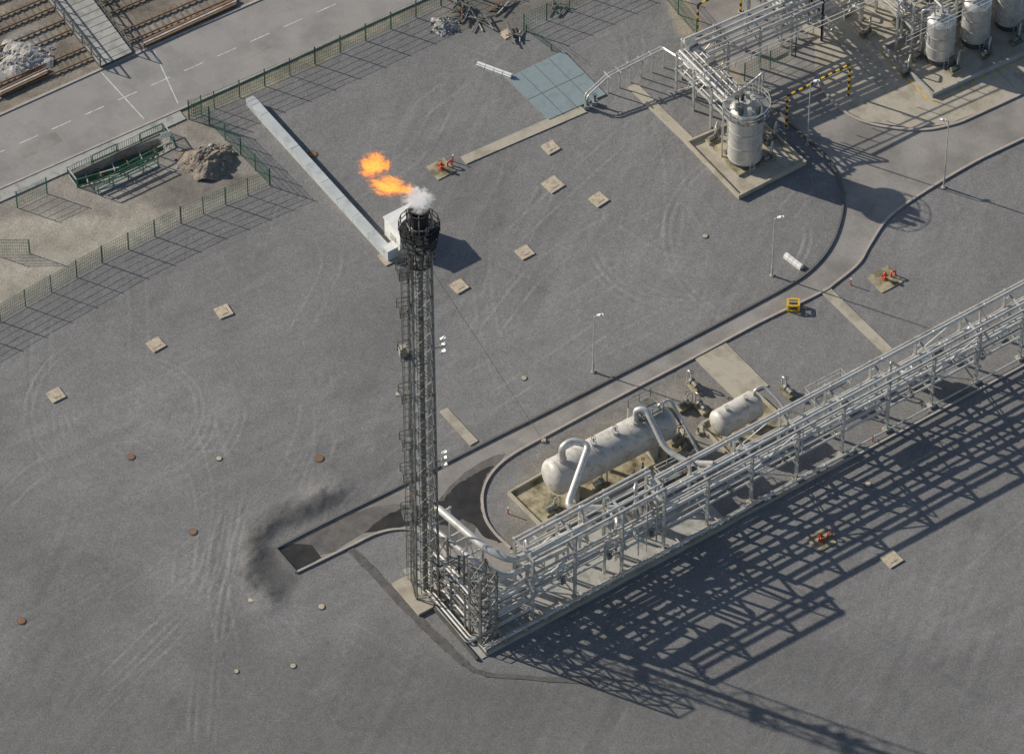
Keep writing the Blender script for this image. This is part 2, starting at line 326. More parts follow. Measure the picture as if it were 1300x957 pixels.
sheet('concrete_plaza',[(1035,105),(1062,135),(1100,155),(1160,164),(1205,158),(1250,140),(1420,64),(1420,-260),(940,-260),(985,-20),(1035,60)],0,.10,conc)
b=B('concrete_joint')
for i in range(9):
    u=1050+i*42; b.beam(G(u,40,.103),G(u+70,112,.103),.04,.004,kerbd)
b.build()
for l in [[(585,200),(735,134),(745,143),(592,209)],[(797,112),(808,106),(886,182),(874,187)],[(882,456),(922,436),(976,490),(934,508)],[(1042,372),(1054,366),(1133,443),(1122,449)],[(558,523),(568,518),(607,560),(597,566)]]:
    sheet('concrete_path',l,0,.09,conc)
sheet('steel_plate_cover',[(643,101),(715,66),(769,121),(697,153)],0,.14,plate)
b=B('drain_channel')
dm=M('damp_gravel',(.115,.11,.105),.9,0,.25,1,.2,8,.3)
for l,wd_ in [([(440,692),(470,722),(530,786),(590,842)],.8),([(590,842),(606,852),(640,858),(760,866)],.5)]:
    P=smooth(GP(l),6); wob=[p+Vector((random.uniform(-.06,.06),random.uniform(-.06,.06),0)) for p in P]
    for p,q2 in zip(wob[:-1],wob[1:]): b.beam(p+Z(.02),q2+Z(.02),wd_*random.uniform(.85,1.1),.05,dm)
b.build()
b=B('plate_seam')
for k in (.25,.5,.75):
    b.beam(G(643,101,.145).lerp(G(715,66,.145),k),G(697,153,.145).lerp(G(769,121,.145),k),.05,.012,dark)
b.beam(G(643,101,.145).lerp(G(697,153,.145),.5),G(715,66,.145).lerp(G(769,121,.145),.5),.05,.010,dark)
b.build()
AA=(G(1300,452)-G(610,822)).normalized(); ROT=math.atan2(AA.y,AA.x)
for (u,v,s) in [(699,188,1.35),(702,235,1.6),(760,254,1.4),(666,321,1.35),(583,364,1.35),(284,396,1.35),(198,438,1.35),(71,502,1.35),(1132,710,1.5),(643,44,1.0)]:
    b=B('manhole_pad'); rt=ROT+random.uniform(-.12,.12); b.box(G(u,v),(s,s,.12),rt,padm); b.box(G(u,v)+Z(.12),(s*.5,s*.5,.03),rt,padm); b.build()
for (u,v,r) in [(397,196,.45),(278,582,.3),(405,582,.45),(166,580,.4),(245,675,.4),(27,788,.42),(408,770,.35),(372,845,.3),(300,852,.25),(665,480,.3),(505,500,.3),(1102,615,.35),(895,300,.3),(318,762,.3)]:
    b=B('manhole_cover'); p=G(u,v); b.tube(p,p+Z(.05),r,dm,16); b.tube(p+Z(.05),p+Z(.07),r*.8,brown if r>.35 else padm,16); b.build()
def hydrant(u,v,pad=2.0):
    b=B('hydrant_pad'); b.box(G(u,v),(pad,pad,.08),ROT,conc2); b.build()
    b=B('fire_hydrant'); p=G(u,v)+Z(.08)
    b.tube(p,p+Z(.08),.24,red,12); b.tube(p,p+Z(.75),.13,red,12); b.dome(p+Z(.75),(0,0,1),.16,.14,red,12,4); b.tube(p+Vector((-.32,0,.5)),p+Vector((.32,0,.5)),.08,red,10); b.tube(p+Vector((0,-.3,.45)),p+Vector((0,0,.45)),.1,red,10)
    b.pipe([p+Vector((.6,.3,0)),p+Vector((.6,.3,.6)),p+Vector((1.0,.5,.6)),p+Vector((1.0,.5,0))],.08,red); b.build()
hydrant(560,215); hydrant(1123,355,2.4); hydrant(1042,686,2.0)
for (u,v) in [(1080,362),(645,652),(1108,560),(575,205)]:
    b=B('marker_post'); p=G(u,v); b.beam(p,p+Z(.8),.09,.09,red); b.beam(p+Z(.8),p+Z(.9),.12,.12,white); b.build()
for a,c in [((606,84),(650,100)),((997,326),(1018,342))]:
    b=B('white_barrier'); p=G(*a);q3=G(*c); n=4
    for i in range(n): b.beam(p.lerp(q3,i/n)+Z(.2),p.lerp(q3,(i+.93)/n)+Z(.2),.5,.4,white); b.beam(p.lerp(q3,i/n)+Z(.47),p.lerp(q3,(i+.93)/n)+Z(.47),.25,.15,white)
    b.build()
b=B('yellow_grit_box'); p=G(1007,391); 
for z in(.08,.75): 
    for dx,dy in((-.5,0),(.5,0)): b.beam(p+Vector((dx,-.4,z)),p+Vector((dx,.4,z)),.16,.16,yellow)
    for dy in(-.4,.4): b.beam(p+Vector((-.41,dy,z)),p+Vector((.41,dy,z)),.155,.155,yellow)
for dx in(-.5,.5):
    for dy in(-.4,.4): b.beam(p+Vector((dx,dy,0)),p+Vector((dx,dy,.8)),.15,.15,yellow)
b.box(p+Z(.1),(.8,.6,.3),0,dark); b.build()
# ---------------------------------------------------------------- duct + cabin
b=B('covered_cable_duct'); p=G(317,132);q4=G(492,325); t=(q4-p); n=int(t.length/2.4)
for i in range(n):
    a=p.lerp(q4,i/n); c=p.lerp(q4,(i+.985)/n); jz=random.uniform(-.015,.015); b.beam(a+Z(.42),c+Z(.42),.75,.84,ductm); b.beam(a+Z(.88+jz),c+Z(.88+jz),.9,.08,ductm)
b.build()
b=B('equipment_cabin'); c=G(515,303); b.box(c,(3.3,3.0,.12),ROT,conc); b.box(c+Z(.12),(2.9,2.6,2.5),ROT,white); b.box(c+Z(2.62),(3.1,2.8,.12),ROT,white)
R2=Matrix.Rotation(ROT,3,'Z'); w=lambda x,y,z:c+R2@Vector((x,y,z))
b.box(w(-.5,-1.315,.15),(.9,.05,2.0),ROT,steel); b.box(w(.7,-1.315,1.3),(.7,.05,.5),ROT,dark); b.box(w(.5,.3,2.74),(.6,.6,.3),ROT,steel); b.beam(w(-1.46,-.6,1.2),w(-1.46,.3,1.2),.05,.9,steel)
b.build()
b=B('control_cabinet'); c=G(496,326); b.box(c,(2.0,1.5,.1),ROT,conc); b.box(c+Z(.1),(1.1,.8,1.3),ROT,ductm); b.box(c+Z(1.4),(1.2,.9,.06),ROT,white); b.box(c+Vector((1.0,-.2,.1)),(.4,.4,.9),ROT,steel); b.build()
# ---------------------------------------------------------------- fences
def fence(l,h=2.3,name='green_mesh_fence',off=0):
    P=GP(l); b=B(name)
    for a,c in zip(P[:-1],P[1:]):
        n=max(1,round((c-a).length/2.6))
        for i in range(n+1):
            p=a.lerp(c,i/n); b.beam(p,p+Z(h+.1),.08,.08,green)
        k=int((c-a).length/.2)
        for i in range(k):
            p=a.lerp(c,(i+.5)/k); b.beam(p+Z(.08),p+Z(h),.018,.018,green)
        for z in(.15,.6,1.05,1.5,1.9,h-.03): b.beam(a+Z(z),c+Z(z),.022,.022,green)
    b.build()
fence([(240,152),(400,82),(560,8),(640,-28)]); fence([(240,152),(266,158),(306,198),(343,236)])
fence([(343,236),(230,284),(130,334),(0,408),(-90,460)]); fence([(665,40),(780,-14)]); fence([(838,-8),(884,46)])
fence([(945,103),(1010,72)],2.4,'green_gate'); fence([(22,264),(60,246)],2.2,'green_gate'); fence([(-12,322),(38,322)],1.9,'green_gate'); fence([(240,152),(256,146)],2.6,'green_gate'); fence([(668,40),(700,64)],.8)
b=B('excavation_barrier')
L1=GP([(86,222),(150,192),(208,166),(222,186),(152,222),(98,238),(86,222)])
for a,c in zip(L1[:-1],L1[1:]):
    n=max(1,round((c-a).length/2.2))
    for i in range(n):
        p=a.lerp(c,i/n);q5=a.lerp(c,(i+.94)/n)
        for z in(.15,1.05): b.beam(p+Z(z),q5+Z(z),.08,.08,green if i%4 else steel)
        for k in range(10): e=p.lerp(q5,k/10); b.beam(e+Z(.15),e+Z(1.05),.03,.03,green)
        for s_ in (p,q5): b.beam(s_,s_+Z(1.1),.07,.07,green)
b.build()
b=B('trench_footbridge'); P=GP([(120,243),(196,207),(201,212),(125,248)]); b.prism(P,.05,.18,concg); b.rail([P[0]+Z(.18),P[1]+Z(.18)],1.0,green,.04,1.3); b.rail([P[3]+Z(.18),P[2]+Z(.18)],1.0,green,.04,1.3); b.build()
b=B('trench_props')
for k in range(6): b.beam(G(108+k*17,222-k*7.5,-.5),G(112+k*17,232-k*7.5,-.5),.12,.12,brown if k%2 else steel)
b.beam(G(100,231,-.9),G(205,186,-.9),.3,.3,green); b.build()
b=B('information_sign'); p=G(205,185); b.beam(p,p+Z(1.4),.06,.06,steel); b.beam(p+Vector((1,.4,0)),p+Vector((1,.4,1.4)),.06,.06,steel); b.beam(p+Z(1.3),p+Vector((1,.4,1.3)),.04,.7,white); b.build()
def pile(name,u,v,rx,ry,h,mat,seed,n=26):
    c=G(u,v); b=B(name); vs=[];fs=[]; rr=random.Random(seed)
    for j in range(n+1):
        for i in range(n+1):
            x=(i/n*2-1);y=(j/n*2-1); an=math.atan2(y,x); d=math.hypot(x,y)*(1+.18*math.sin(an*3+seed)+.1*math.sin(an*5)); e=max(0,1-d**1.6)
            nz=float(fbm(np.array([[x*2+seed]]),np.array([[y*2+seed]]),.5,seed)[0,0])
            vs.append(c+Vector((x*rx*1.1,y*ry*1.1,-.12+(h*e*(.5+nz) if e>0 else -.1))))
    fs=[(j*(n+1)+i,j*(n+1)+i+1,(j+1)*(n+1)+i+1,(j+1)*(n+1)+i) for j in range(n) for i in range(n)]
    b.add(vs,fs,mat,False)
    for k in range(110):
        q=rr.random()*6.28; r_=rr.random()**.6*1.15; x=math.cos(q)*r_;y=math.sin(q)*r_; e=max(0,1-r_**1.6); s_=rr.uniform(.06,.26)
        p=c+Vector((x*rx,y*ry,h*e*.8)); o=[p+Vector((rr.uniform(-1,1),rr.uniform(-1,1),rr.uniform(-.6,.8)))*s_ for _ in range(6)]
        b.add(o,[(0,1,2),(0,2,3),(0,3,4),(0,4,1),(5,2,1),(5,3,2),(5,4,3),(5,1,4)],stone if rr.random()<.4 else mat)
    b.build()
pile('soil_heap',262,208,2.6,2.0,1.3,soil,3); pile('rubble_heap',563,34,1.3,1.1,.7,stone,4,14); pile('rubble_heap',30,75,2.6,2.2,.9,stone,5,18); pile('soil_heap',278,196,1.4,1.1,.7,soil,8,14)
for (u,v) in [(590,20),(612,28),(634,12),(655,46),(706,12),(585,6)]:
    b=B('pipe_scrap_stack'); 
    for k in range(7):
        p=G(u+random.uniform(-8,8),v+random.uniform(-5,5)); a=random.uniform(0,3.1); d=Vector((math.cos(a),math.sin(a),0))*random.uniform(.5,1.5); b.beam(p-d+Z(.1+k*.06),p+d+Z(.1+k*.06),.1,.1,random.choice([dark,steel,brown,midst]))
    b.build()
# ---------------------------------------------------------------- railway
def railway(y0,u0=-120,u1=520,sl=-.425):
    b=B('railway_track'); a=G(u0,y0+sl*u0);c=G(u1,y0+sl*u1); t=(c-a).normalized(); n=Vector((-t.y,t.x,0))
    for s_ in(-.75,.75): b.beam(a+n*s_+Z(.20),c+n*s_+Z(.20),.09,.16,rust)
    k=int((c-a).length/.7)
    for i in range(k): p=a.lerp(c,(i+random.uniform(-.1,.1))/k); b.beam(p-n*1.25+Z(.0),p+n*1.25+Z(.0),.24,.09,sleeper)
    b.build()
for y in(-6,32,70,116): railway(y)
b=B('level_crossing_walkway'); A_=GP([(48,-14),(92,-32),(168,70),(128,88)]); b.prism(A_,0,.42,concg,dark)
for i in range(14):
    k=(i+.5)/14; b.beam(A_[0].lerp(A_[3],k)+Z(.425),A_[1].lerp(A_[2],k)+Z(.425),.05,.012,dark)
b.rail([A_[0]+Z(.4),A_[3]+Z(.4)],1.2,dark,.05,1.6); b.rail([A_[1]+Z(.4),A_[2]+Z(.4)],1.2,dark,.05,1.6); b.build()
for l in [[(0,124),(60,96)],[(182,62),(300,8)]]:
    b=B('steel_girder_stack'); P=GP(l)
    for k in range(3):
        o=Vector((0,.35*k,0)); b.beam(P[0]+o+Z(.25),P[1]+o+Z(.25),.18,.3,[rust,steel,brown][k])
    b.build()
# ---------------------------------------------------------------- lamps
for (u,v,h,s_) in [(753,472,7.6,1),(980,350,7.8,1),(1198,238,9.0,-1),(1025,184,8.5,1)]:
    b=B('street_lamp'); p=G(u,v); b.tube(p,p+Z(.1),.22,conc,10); b.tube(p+Z(.1),p+Z(1.3),.1,steel,10); b.tube(p+Z(1.3),p+Z(h),.07,steel,10,.045)
    e=p+Vector((.35*s_,.1,h+.12)); b.pipe([p+Z(h-.2),p+Z(h+.1),e],.04,steel,.2,8); b.beam(e-Vector((.1*s_,0,0)),e+Vector((.5*s_,.08,.03)),.26,.14,white); b.dome(e+Vector((.22*s_,.03,.07)),(0,0,1),.15,.1,white,12,4); b.build()
# ---------------------------------------------------------------- MAIN RACK
O=G(610,822); a_=(G(1300,452)-O).normalized(); b_=Vector((-a_.y,a_.x,0))
def R(s,t,z=0): return O+a_*s+b_*t+Z(z)
W=2.8; HT=8.6; HL=6.8; M1=4.3; M0=2.1
b=B('pipe_rack'); cols=[5.5,10,15,19.5,24.2,29,34,39,44,49,54,59,64,69]
def Hs(s): return HT if s<20 else HL
for i,s in enumerate(cols):
    h=Hs(s)
    for t in(0,W):
        b.beam(R(s,t,0),R(s,t,h),.25,.25,steel); b.box(R(s,t,0),(.6,.6,.25),ROT,conc)
    for z in(M0,M1,h-.15): b.beam(R(s,-.25,z),R(s,W+.25,z),.18,.22,steel)
    if h>8: b.beam(R(s,0,6.4),R(s,W,6.4),.18,.2,steel)
    b.beam(R(s,0,h-1.0),R(s,.9,h-.2),.09,.09,steel); b.beam(R(s,W,h-1.0),R(s,W-.9,h-.2),.09,.09,steel)
for s0,s1 in zip(cols[:-1],cols[1:]):
    h=Hs(s1)
    for t in(0,W): b.beam(R(s0,t,h-.05),R(s1,t,h-.05),.16,.26,steel)
    for t in(0,W): b.beam(R(s0,t,M1+.05),R(s1,t,M1+.05),.12,.2,steel)
    if h>8:
        for t in(0,W): b.beam(R(s0,t,6.4),R(s1,t,6.4),.12,.18,steel)
    b.beam(R((s0+s1)/2,0,M1+.05),R((s0+s1)/2,W,M1+.05),.1,.14,steel)
for s0,s1 in ((5.5,10),(29,34),(49,54)):
    for t in (0,W):
        b.beam(R(s0,t,M1+.2),R(s1,t,HL-.3),.09,.09,steel); b.beam(R(s1,t,.3),R(s0,t,M1),.09,.09,steel)
for t,z,r,s0,s1,mt in [(.5,6.95,.13,19.5,72,silver),(2.3,6.98,.16,19.5,72,silver),
  (.5,8.75,.12,5.5,19.5,silver),(2.2,8.75,.15,5.5,19.5,silver),
  (.45,4.6,.17,5.5,72,silver),(1.15,4.52,.09,3.3,72,silver),(2.3,4.62,.2,3.3,72,silver),
  (.5,2.36,.12,2,72,silver),(1.1,2.32,.08,2,72,steel),(2.2,2.4,.15,2,72,silver),
  (-.55,.45,.13,0,40,silver),(-.25,.3,.08,0,72,steel),(3.6,.5,.12,4,26,silver)]:
    b.tube(R(s0,t,z),R(s1,t,z),r,mt,10)
    for s in np.arange(s0+2.6,s1,5.7): b.flange(R(s,t,z),a_,r+.06,mt,.12)
b.beam(R(0,-.9,.14),R(27,-.9,.14),.28,.28,conc); b.beam(R(27,-.9,.08),R(72,-.9,.08),.2,.14,kerbm)
for s in np.arange(0,26,2.1): b.beam(R(s,-.9,.4),R(s,.2,.4),.12,.12,steel)
b.rail([R(0,-.9,.28),R(26,-.9,.28)],.9,steel,.03,2.1)
rr=random.Random(12)
for k in range(13):
    s=rr.uniform(5.8,20); t=rr.choice([.5,1.2,1.9,2.4,3.0]); z1=rr.choice([4.5,6.5,8.2]); r=rr.choice([.08,.11,.16,.2]); t2=t+rr.choice([-.8,.8])
    b.pipe([R(s,t,.4),R(s,t,z1),R(s+rr.uniform(-2,2)*.7,t2,z1),R(s+.5,t2,2.4)],r,silver,.4)
for k in range(12):
    s=rr.uniform(24,68); t=rr.choice([.5,1.2,1.9,2.4]); b.pipe([R(s,t,2.4),R(s,t,4.8+rr.choice([0,1.8])),R(s+rr.uniform(.5,2),t+rr.uniform(-.4,.4),4.6)],rr.choice([.07,.1,.14]),silver,.3)
for s in(9,14):
    b.beam(R(s,5.0,0),R(s,5.0,4.3),.18,.18,steel); b.beam(R(s,W,4.2),R(s,5.1,4.2),.16,.18,steel)
b.beam(R(9,5.0,4.2),R(14,5.0,4.2),.14,.18,steel)
for t,z,r in((3.5,4.45,.14),(4.3,4.5,.1)): b.tube(R(6,t,z),R(20.5,t,z),r,silver,10)
for s in(9,14,18.5,27,33,47,55): 
    b.wheel(R(s,.5,3.0),.22,dark); b.tube(R(s,.5,2.4),R(s,.5,3.0),.05,dark,8); b.box(R(s,.5,2.2),(.4,.4,.4),ROT,midst)
P=[R(38,W+.2,4.3),R(42,W+.2,4.3),R(42,W+1.8,4.3),R(38,W+1.8,4.3)]; b.prism(P,4.25,4.32,midst); b.rail([P[0],P[3],P[2],P[1]],1.1,steel,.03,1.2)
for s,t in((38,W+1.7),(42,W+1.7)): b.beam(R(s,t,0),R(s,t,4.3),.14,.14,steel)
b.build()
sl=B('rack_slab'); sl.prism([R(-.6,-1.1),R(26,-1.1),R(26,4),R(20,5.2),R(5,5.4),R(3.4,11.0),R(-.9,11.0)],0,.07,concg); sl.build()
# ------------------------------------------------------------ end section to stack
b=B('flare_header_rack')
def lattice(b,c,w,z0,z1,ex,ey,mat,n,leg=.16,br=.07):
    cs=[c+ex*(w/2*i)+ey*(w/2*j) for i,j in((-1,-1),(1,-1),(1,1),(-1,1))]
    for p in cs: b.beam(p+Z(z0),p+Z(z1),leg,leg,mat)
    for k in range(n):
        za=z0+(z1-z0)*k/n; zb=z0+(z1-z0)*(k+1)/n
        for i in range(4):
            p=cs[i];q_=cs[(i+1)%4]; b.beam(p+Z(zb),q_+Z(zb),br,br,mat); b.beam(p+Z(za),q_+Z(zb),br,br,mat); b.beam(q_+Z(za),p+Z(zb),br,br,mat)
lattice(b,R(.9,.9),1.7,0,9.4,a_,b_,midst,5,.18,.08)
for t in(2.4,4.6,6.6): 
    for s in(0,2.2): b.beam(R(s,t,0),R(s,t,4.4),.16,.16,midst)
    for z in(1.3,2.8,4.4): b.beam(R(-.2,t,z),R(2.5,t,z),.14,.16,midst)
for z in(2.8,4.4):
    for s in(0,2.2): b.beam(R(s,.5,z),R(s,8.2,z),.12,.16,midst)
for s,z,r,mt in [(.2,1.5,.12,silver),(.6,1.5,.09,steel),(1.0,1.55,.16,silver),(1.6,1.5,.12,silver),(2.0,1.5,.1,midst),(.3,3.0,.13,silver),(.9,3.0,.1,midst),(1.5,3.05,.18,silver),(-.5,.4,.12,silver),(-.8,.3,.09,midst),(-.2,.45,.1,silver),(.5,4.6,.12,silver)]:
    b.pipe([R(s,8.6,z),R(s,1.0+s*.3,z),R(5.8,1.0+s*.3,z)],r,mt,.5)
for s in(-1.0,0): b.beam(R(s,-1,.12),R(s,9.4,.12),.22,.24,dark)
b.pipe([R(2.3,10.6,.5),R(2.3,10.6,7.4),R(3.2,3.9,7.6),R(4.6,1.6,7.2),R(12,1.6,6.9)],.36,silver,1.1,14)
b.pipe([R(1.2,9.8,1.5),R(1.2,9.8,6.2),R(2.2,4.0,6.4),R(3.6,1.3,6.0),R(10,1.3,5.6)],.24,silver,.9,12)
for t in(9.9,7.2,4.6):
    for s in(1.4,3.4): b.beam(R(s,t,0),R(s,t,7.1),.15,.15,steel if s>2 else midst)
    b.beam(R(1.2,t,6.9),R(3.6,t,6.9),.14,.16,steel); b.beam(R(1.4,t,5.7),R(3.4,t,5.7),.12,.12,steel)
b.beam(R(1.4,9.9,.2),R(1.4,7.2,6.8),.08,.08,midst); b.beam(R(3.4,9.9,6.8),R(3.4,7.2,.2),.08,.08,steel); b.beam(R(3.4,4.6,.2),R(3.4,7.2,6.8),.08,.08,steel)
b.build()
# ---------------------------------------------------------------- FLARE STACK
S=G(540,749); zt=V(536,306,S.y).z
b=B('flare_stack'); b.box(S,(4.2,4.2,.3),ROT,conc)
ex=Vector((math.cos(.25),math.sin(.25),0)); ey=Vector((-ex.y,ex.x,0)); nsec=22; prev=None
for k in range(nsec+1):
    z=.3+(zt-.3)*k/nsec; w=1.02-.2*k/nsec; cs=[S+ex*(w*i)+ey*(w*j)+Z(z) for i,j in((-1,-1),(1,-1),(1,1),(-1,1))]
    for i in range(4): b.beam(cs[i],cs[(i+1)%4],.07,.07,midst if i==0 else dark)
    if prev:
        for i in range(4):
            b.beam(prev[i],cs[i],.14,.14,midst)
            b.beam(prev[i],cs[(i+1)%4],.055,.055,midst if i in(0,2) else dark)
            if i==0: b.beam(prev[1],cs[0],.055,.055,midst)
    prev=cs
b.tube(S+Z(.3),S+Z(zt+1.5),.26,midst,16); b.tube(S+ex*.6+ey*-.3+Z(.3),S+ex*.6+ey*-.3+Z(zt),.1,silver,8); b.tube(S+ex*.35+ey*-.6+Z(.3),S+ex*.35+ey*-.6+Z(zt),.06,silver,8)
b.tube(S+ex*-.5+ey*-.5+Z(.3),S+ex*-.5+ey*-.5+Z(zt),.06,steel,8)
lx=S-ex*1.1-ey*.5
for s_ in(-.22,.22): b.beam(lx+ey*s_+Z(.3),lx+ey*s_+Z(zt),.045,.045,dark)
for k in range(int(zt/.6)): b.beam(lx-ey*.22+Z(.5+k*.6),lx+ey*.22+Z(.5+k*.6),.03,.03,dark)
for k in range(int(zt/1.8)):
    z=3+k*1.8
    if z<zt: b.ring(lx-ex*.3+Z(z),.36,.03,.05,dark,10)
for q in range(3):
    an=math.pi*.75+q*math.pi/4; p=lx-ex*.3+Vector((math.cos(an+.25)*.36,math.sin(an+.25)*.36,0)); b.beam(p+Z(3),p+Z(zt),.025,.025,dark)
for pv in(345,392,447,500,560,600,650):
    z=V(520,pv,S.y).z; c=S-ex*1.25+Z(z); b.box(c,(1.3,1.3,.06),.25,midst if pv!=345 else dark)
    b.rail([c+ex*-.65-ey*.65,c-ex*.65+ey*.65,c+ex*.5+ey*.65],1.1,dark,.025,.8); b.rail([c-ex*.65-ey*.65,c+ex*.5-ey*.65],1.1,dark,.025,.8)
for pv in(436,580):
    z=V(552,pv,S.y).z; c=S+ex*1.0-ey*.8+Z(z); b.beam(c,c+ex*.7,.1,.1,steel); b.beam(c+ex*.5-Z(.9),c+ex*.5+Z(1.0),.08,.08,steel)
    for dz_ in(-.8,.1,.9): b.beam(c+ex*.5+Z(dz_),c+ex*.95+Z(dz_+.25),.3,.22,white if dz_!=.1 else steel)
z=V(512,445,S.y).z; b.box(S-ex*1.6+Z(z),(.6,.6,.9),.25,conc)
for dz,Rr in((-2.4,1.2),(-.2,1.5),(1.3,1.7)):
    c=S+Z(zt+dz); b.ring(c,Rr*.74,Rr*.5,.08,dark if dz<1 else black); b.ringrail(c,Rr,1.1,dark if dz<1 else black,14,.03)
for k in range(10):
    q=2*math.pi*k/10; d=Vector((math.cos(q),math.sin(q),0)); b.beam(S+d*.9+Z(zt-1.6),S+d*1.6+Z(zt+1.3),.07,.07,dark if k%2 else black)
b.tube(S+Z(zt-.5),S+Z(zt+2.0),.5,black,20); b.tube(S+Z(zt+2.0),S+Z(zt+3.7),.7,black,24,.85,False); b.tube(S+Z(zt+3.6),S+Z(zt+2.1),.78,black,24,.6,False); b.ring(S+Z(zt+3.7),.86,.12,.14,black)
b.ring(S+Z(zt+2.3),1.0,.1,.1,midst)
for k in range(8):
    q=2*math.pi*k/8; d=Vector((math.cos(q),math.sin(q),0)); b.pipe([S+d*1.0+Z(zt+1),S+d*1.0+Z(zt+3.1),S+d*.8+Z(zt+4.0)],.05,midst if k%3==0 else black,.3,8)
b.pipe([S+ex*.9+Z(zt-2),S+ex*1.2+Z(zt+.6),S+ex*1.05+Z(zt+3.0)],.1,steel,.4)
b.build()
b=B('guy_wire'); z=V(546,345,S.y).z; b.tube(S+ex*1+Z(z),G(690,560),.018,midst,6); b.box(G(690,560),(.4,.4,.2),0,conc); b.build()
def volmat(name,kind):
    m=bpy.data.materials.new(name); m.use_nodes=True; nt=m.node_tree; N=nt.nodes; L=nt.links; N.remove(N['Principled BSDF']); out=[n for n in N if n.type=='OUTPUT_MATERIAL'][0]
    tc=N.new('ShaderNodeTexCoord'); n=N.new('ShaderNodeTexNoise'); n.inputs['Scale'].default_value=2.4 if kind=='f' else 2.2; n.inputs['Detail'].default_value=6; n.inputs['Distortion'].default_value=1.4
    L.new(tc.outputs['Object'],n.inputs['Vector'])
    le=N.new('ShaderNodeVectorMath'); le.operation='LENGTH'; L.new(tc.outputs['Object'],le.inputs[0])
    s=N.new('ShaderNodeMath'); s.operation='MULTIPLY_ADD'; s.inputs[1].default_value=-.40 if kind=='f' else -.46; L.new(le.outputs['Value'],s.inputs[0]); L.new(n.outputs['Fac'],s.inputs[2])
    r=N.new('ShaderNodeMapRange'); r.inputs[1].default_value=.22 if kind=='f' else .14; r.inputs[2].default_value=.38 if kind=='f' else .46; L.new(s.outputs[0],r.inputs[0])
    if kind=='f':
        cr=N.new('ShaderNodeValToRGB'); cr.color_ramp.elements[0].color=(1,.13,.01,1); cr.color_ramp.elements[1].color=(1,.5,.09,1); L.new(r.outputs[0],cr.inputs[0])
        e=N.new('ShaderNodeEmission'); L.new(cr.outputs[0],e.inputs['Color']); mu=N.new('ShaderNodeMath'); mu.operation='MULTIPLY'; mu.inputs[1].default_value=3.2; L.new(r.outputs[0],mu.inputs[0]); L.new(mu.outputs[0],e.inputs['Strength'])
        ab=N.new('ShaderNodeVolumeAbsorption'); ab.inputs['Color'].default_value=(.2,.1,.05,1); m3=N.new('ShaderNodeMath'); m3.operation='MULTIPLY'; m3.inputs[1].default_value=2.2; L.new(r.outputs[0],m3.inputs[0]); L.new(m3.outputs[0],ab.inputs['Density'])
        ad=N.new('ShaderNodeAddShader'); L.new(e.outputs[0],ad.inputs[0]); L.new(ab.outputs[0],ad.inputs[1]); L.new(ad.outputs[0],out.inputs['Volume'])
    else:
        v=N.new('ShaderNodeVolumeScatter'); v.inputs['Color'].default_value=(.98,.98,.98,1); mu=N.new('ShaderNodeMath'); mu.operation='MULTIPLY'; mu.inputs[1].default_value=3.0; L.new(r.outputs[0],mu.inputs[0]); L.new(mu.outputs[0],v.inputs['Density'])
        e=N.new('ShaderNodeEmission'); e.inputs['Color'].default_value=(1,.98,.95,1); m3=N.new('ShaderNodeMath'); m3.operation='MULTIPLY'; m3.inputs[1].default_value=1.0; L.new(r.outputs[0],m3.inputs[0]); L.new(m3.outputs[0],e.inputs['Strength'])  # added glow stands in for sunlight scattered repeatedly inside the steam
        ad=N.new('ShaderNodeAddShader'); L.new(v.outputs[0],ad.inputs[0]); L.new(e.outputs[0],ad.inputs[1]); L.new(ad.outputs[0],out.inputs['Volume'])
    m.cycles.volume_step_rate=.25; return m
fm=volmat('flame','f'); smk=volmat('steam_added_glow','s')
import bmesh
def ell(name,c,sz,rot,mat):
    me=bpy.data.meshes.new(name); bm=bmesh.new(); bmesh.ops.create_icosphere(bm,subdivisions=3,radius=1.0); bm.to_mesh(me); bm.free(); me.materials.append(mat)
    o=bpy.data.objects.new(name,me); o.location=c; o.scale=sz; o.rotation_euler=rot; bpy.context.collection.objects.link(o)
ell('flame',V(475,210,S.y),(1.65,1.0,1.65),(0,.5,.3),fm); ell('flame',V(495,237,S.y+.3),(2.4,1.0,1.2),(0,.35,.1),fm)
ell('steam_plume',V(530,254,S.y),(1.5,1.0,1.8),(0,-.6,0),smk)
# ---------------------------------------------------------------- VESSELS
def hvessel(name,p0,p1,r,mat,head=.55,saddles=(.2,.8)):
    b=B(name); ax=(p1-p0).normalized(); side=Vector((-ax.y,ax.x,0))
    b.tube(p0,p1,r,mat,40,caps=False); b.dome(p1,ax,r,r*head,mat,40,8); b.dome(p0,-ax,r,r*head,mat,40,8)
    for k in(.0,.33,.66,1.0): b.tube(p0.lerp(p1,k)-ax*.04,p0.lerp(p1,k)+ax*.04,r+.02,mat,40)
    for k in saddles:
        c=p0.lerp(p1,k); g=Vector((c.x,c.y,0)); zs=c.z-r*.55
        P=[-side*r*.9+Z(0),side*r*.9+Z(0),side*r*.86+Z(zs),-side*r*.86+Z(zs)]
        vs=[g+Z(.1)+q_-ax*.2 for q_ in P]+[g+Z(.1)+q_+ax*.2 for q_ in P]; b.add(vs,[(0,1,2,3),(7,6,5,4),(0,4,5,1),(1,5,6,2),(2,6,7,3),(3,7,4,0)],concg)
    return b,ax,side
p0=G(705,605,3.1);p1=G(842,535,3.1); p1.z=3.1
b,ax,sd=hvessel('horizontal_knockout_drum',p0,p1,1.72,vessel,.55,(.12,.85))
def top(k,z=0): return p0.lerp(p1,k)+Z(1.7+z)
for k,r in((.06,.3),(.35,.2),(.55,.25),(.74,.3),(.95,.25)):
    b.tube(top(k,-.1),top(k,.45),r,vessel,14); b.flange(top(k,.45),(0,0,1),r+.12,vessel,.12)
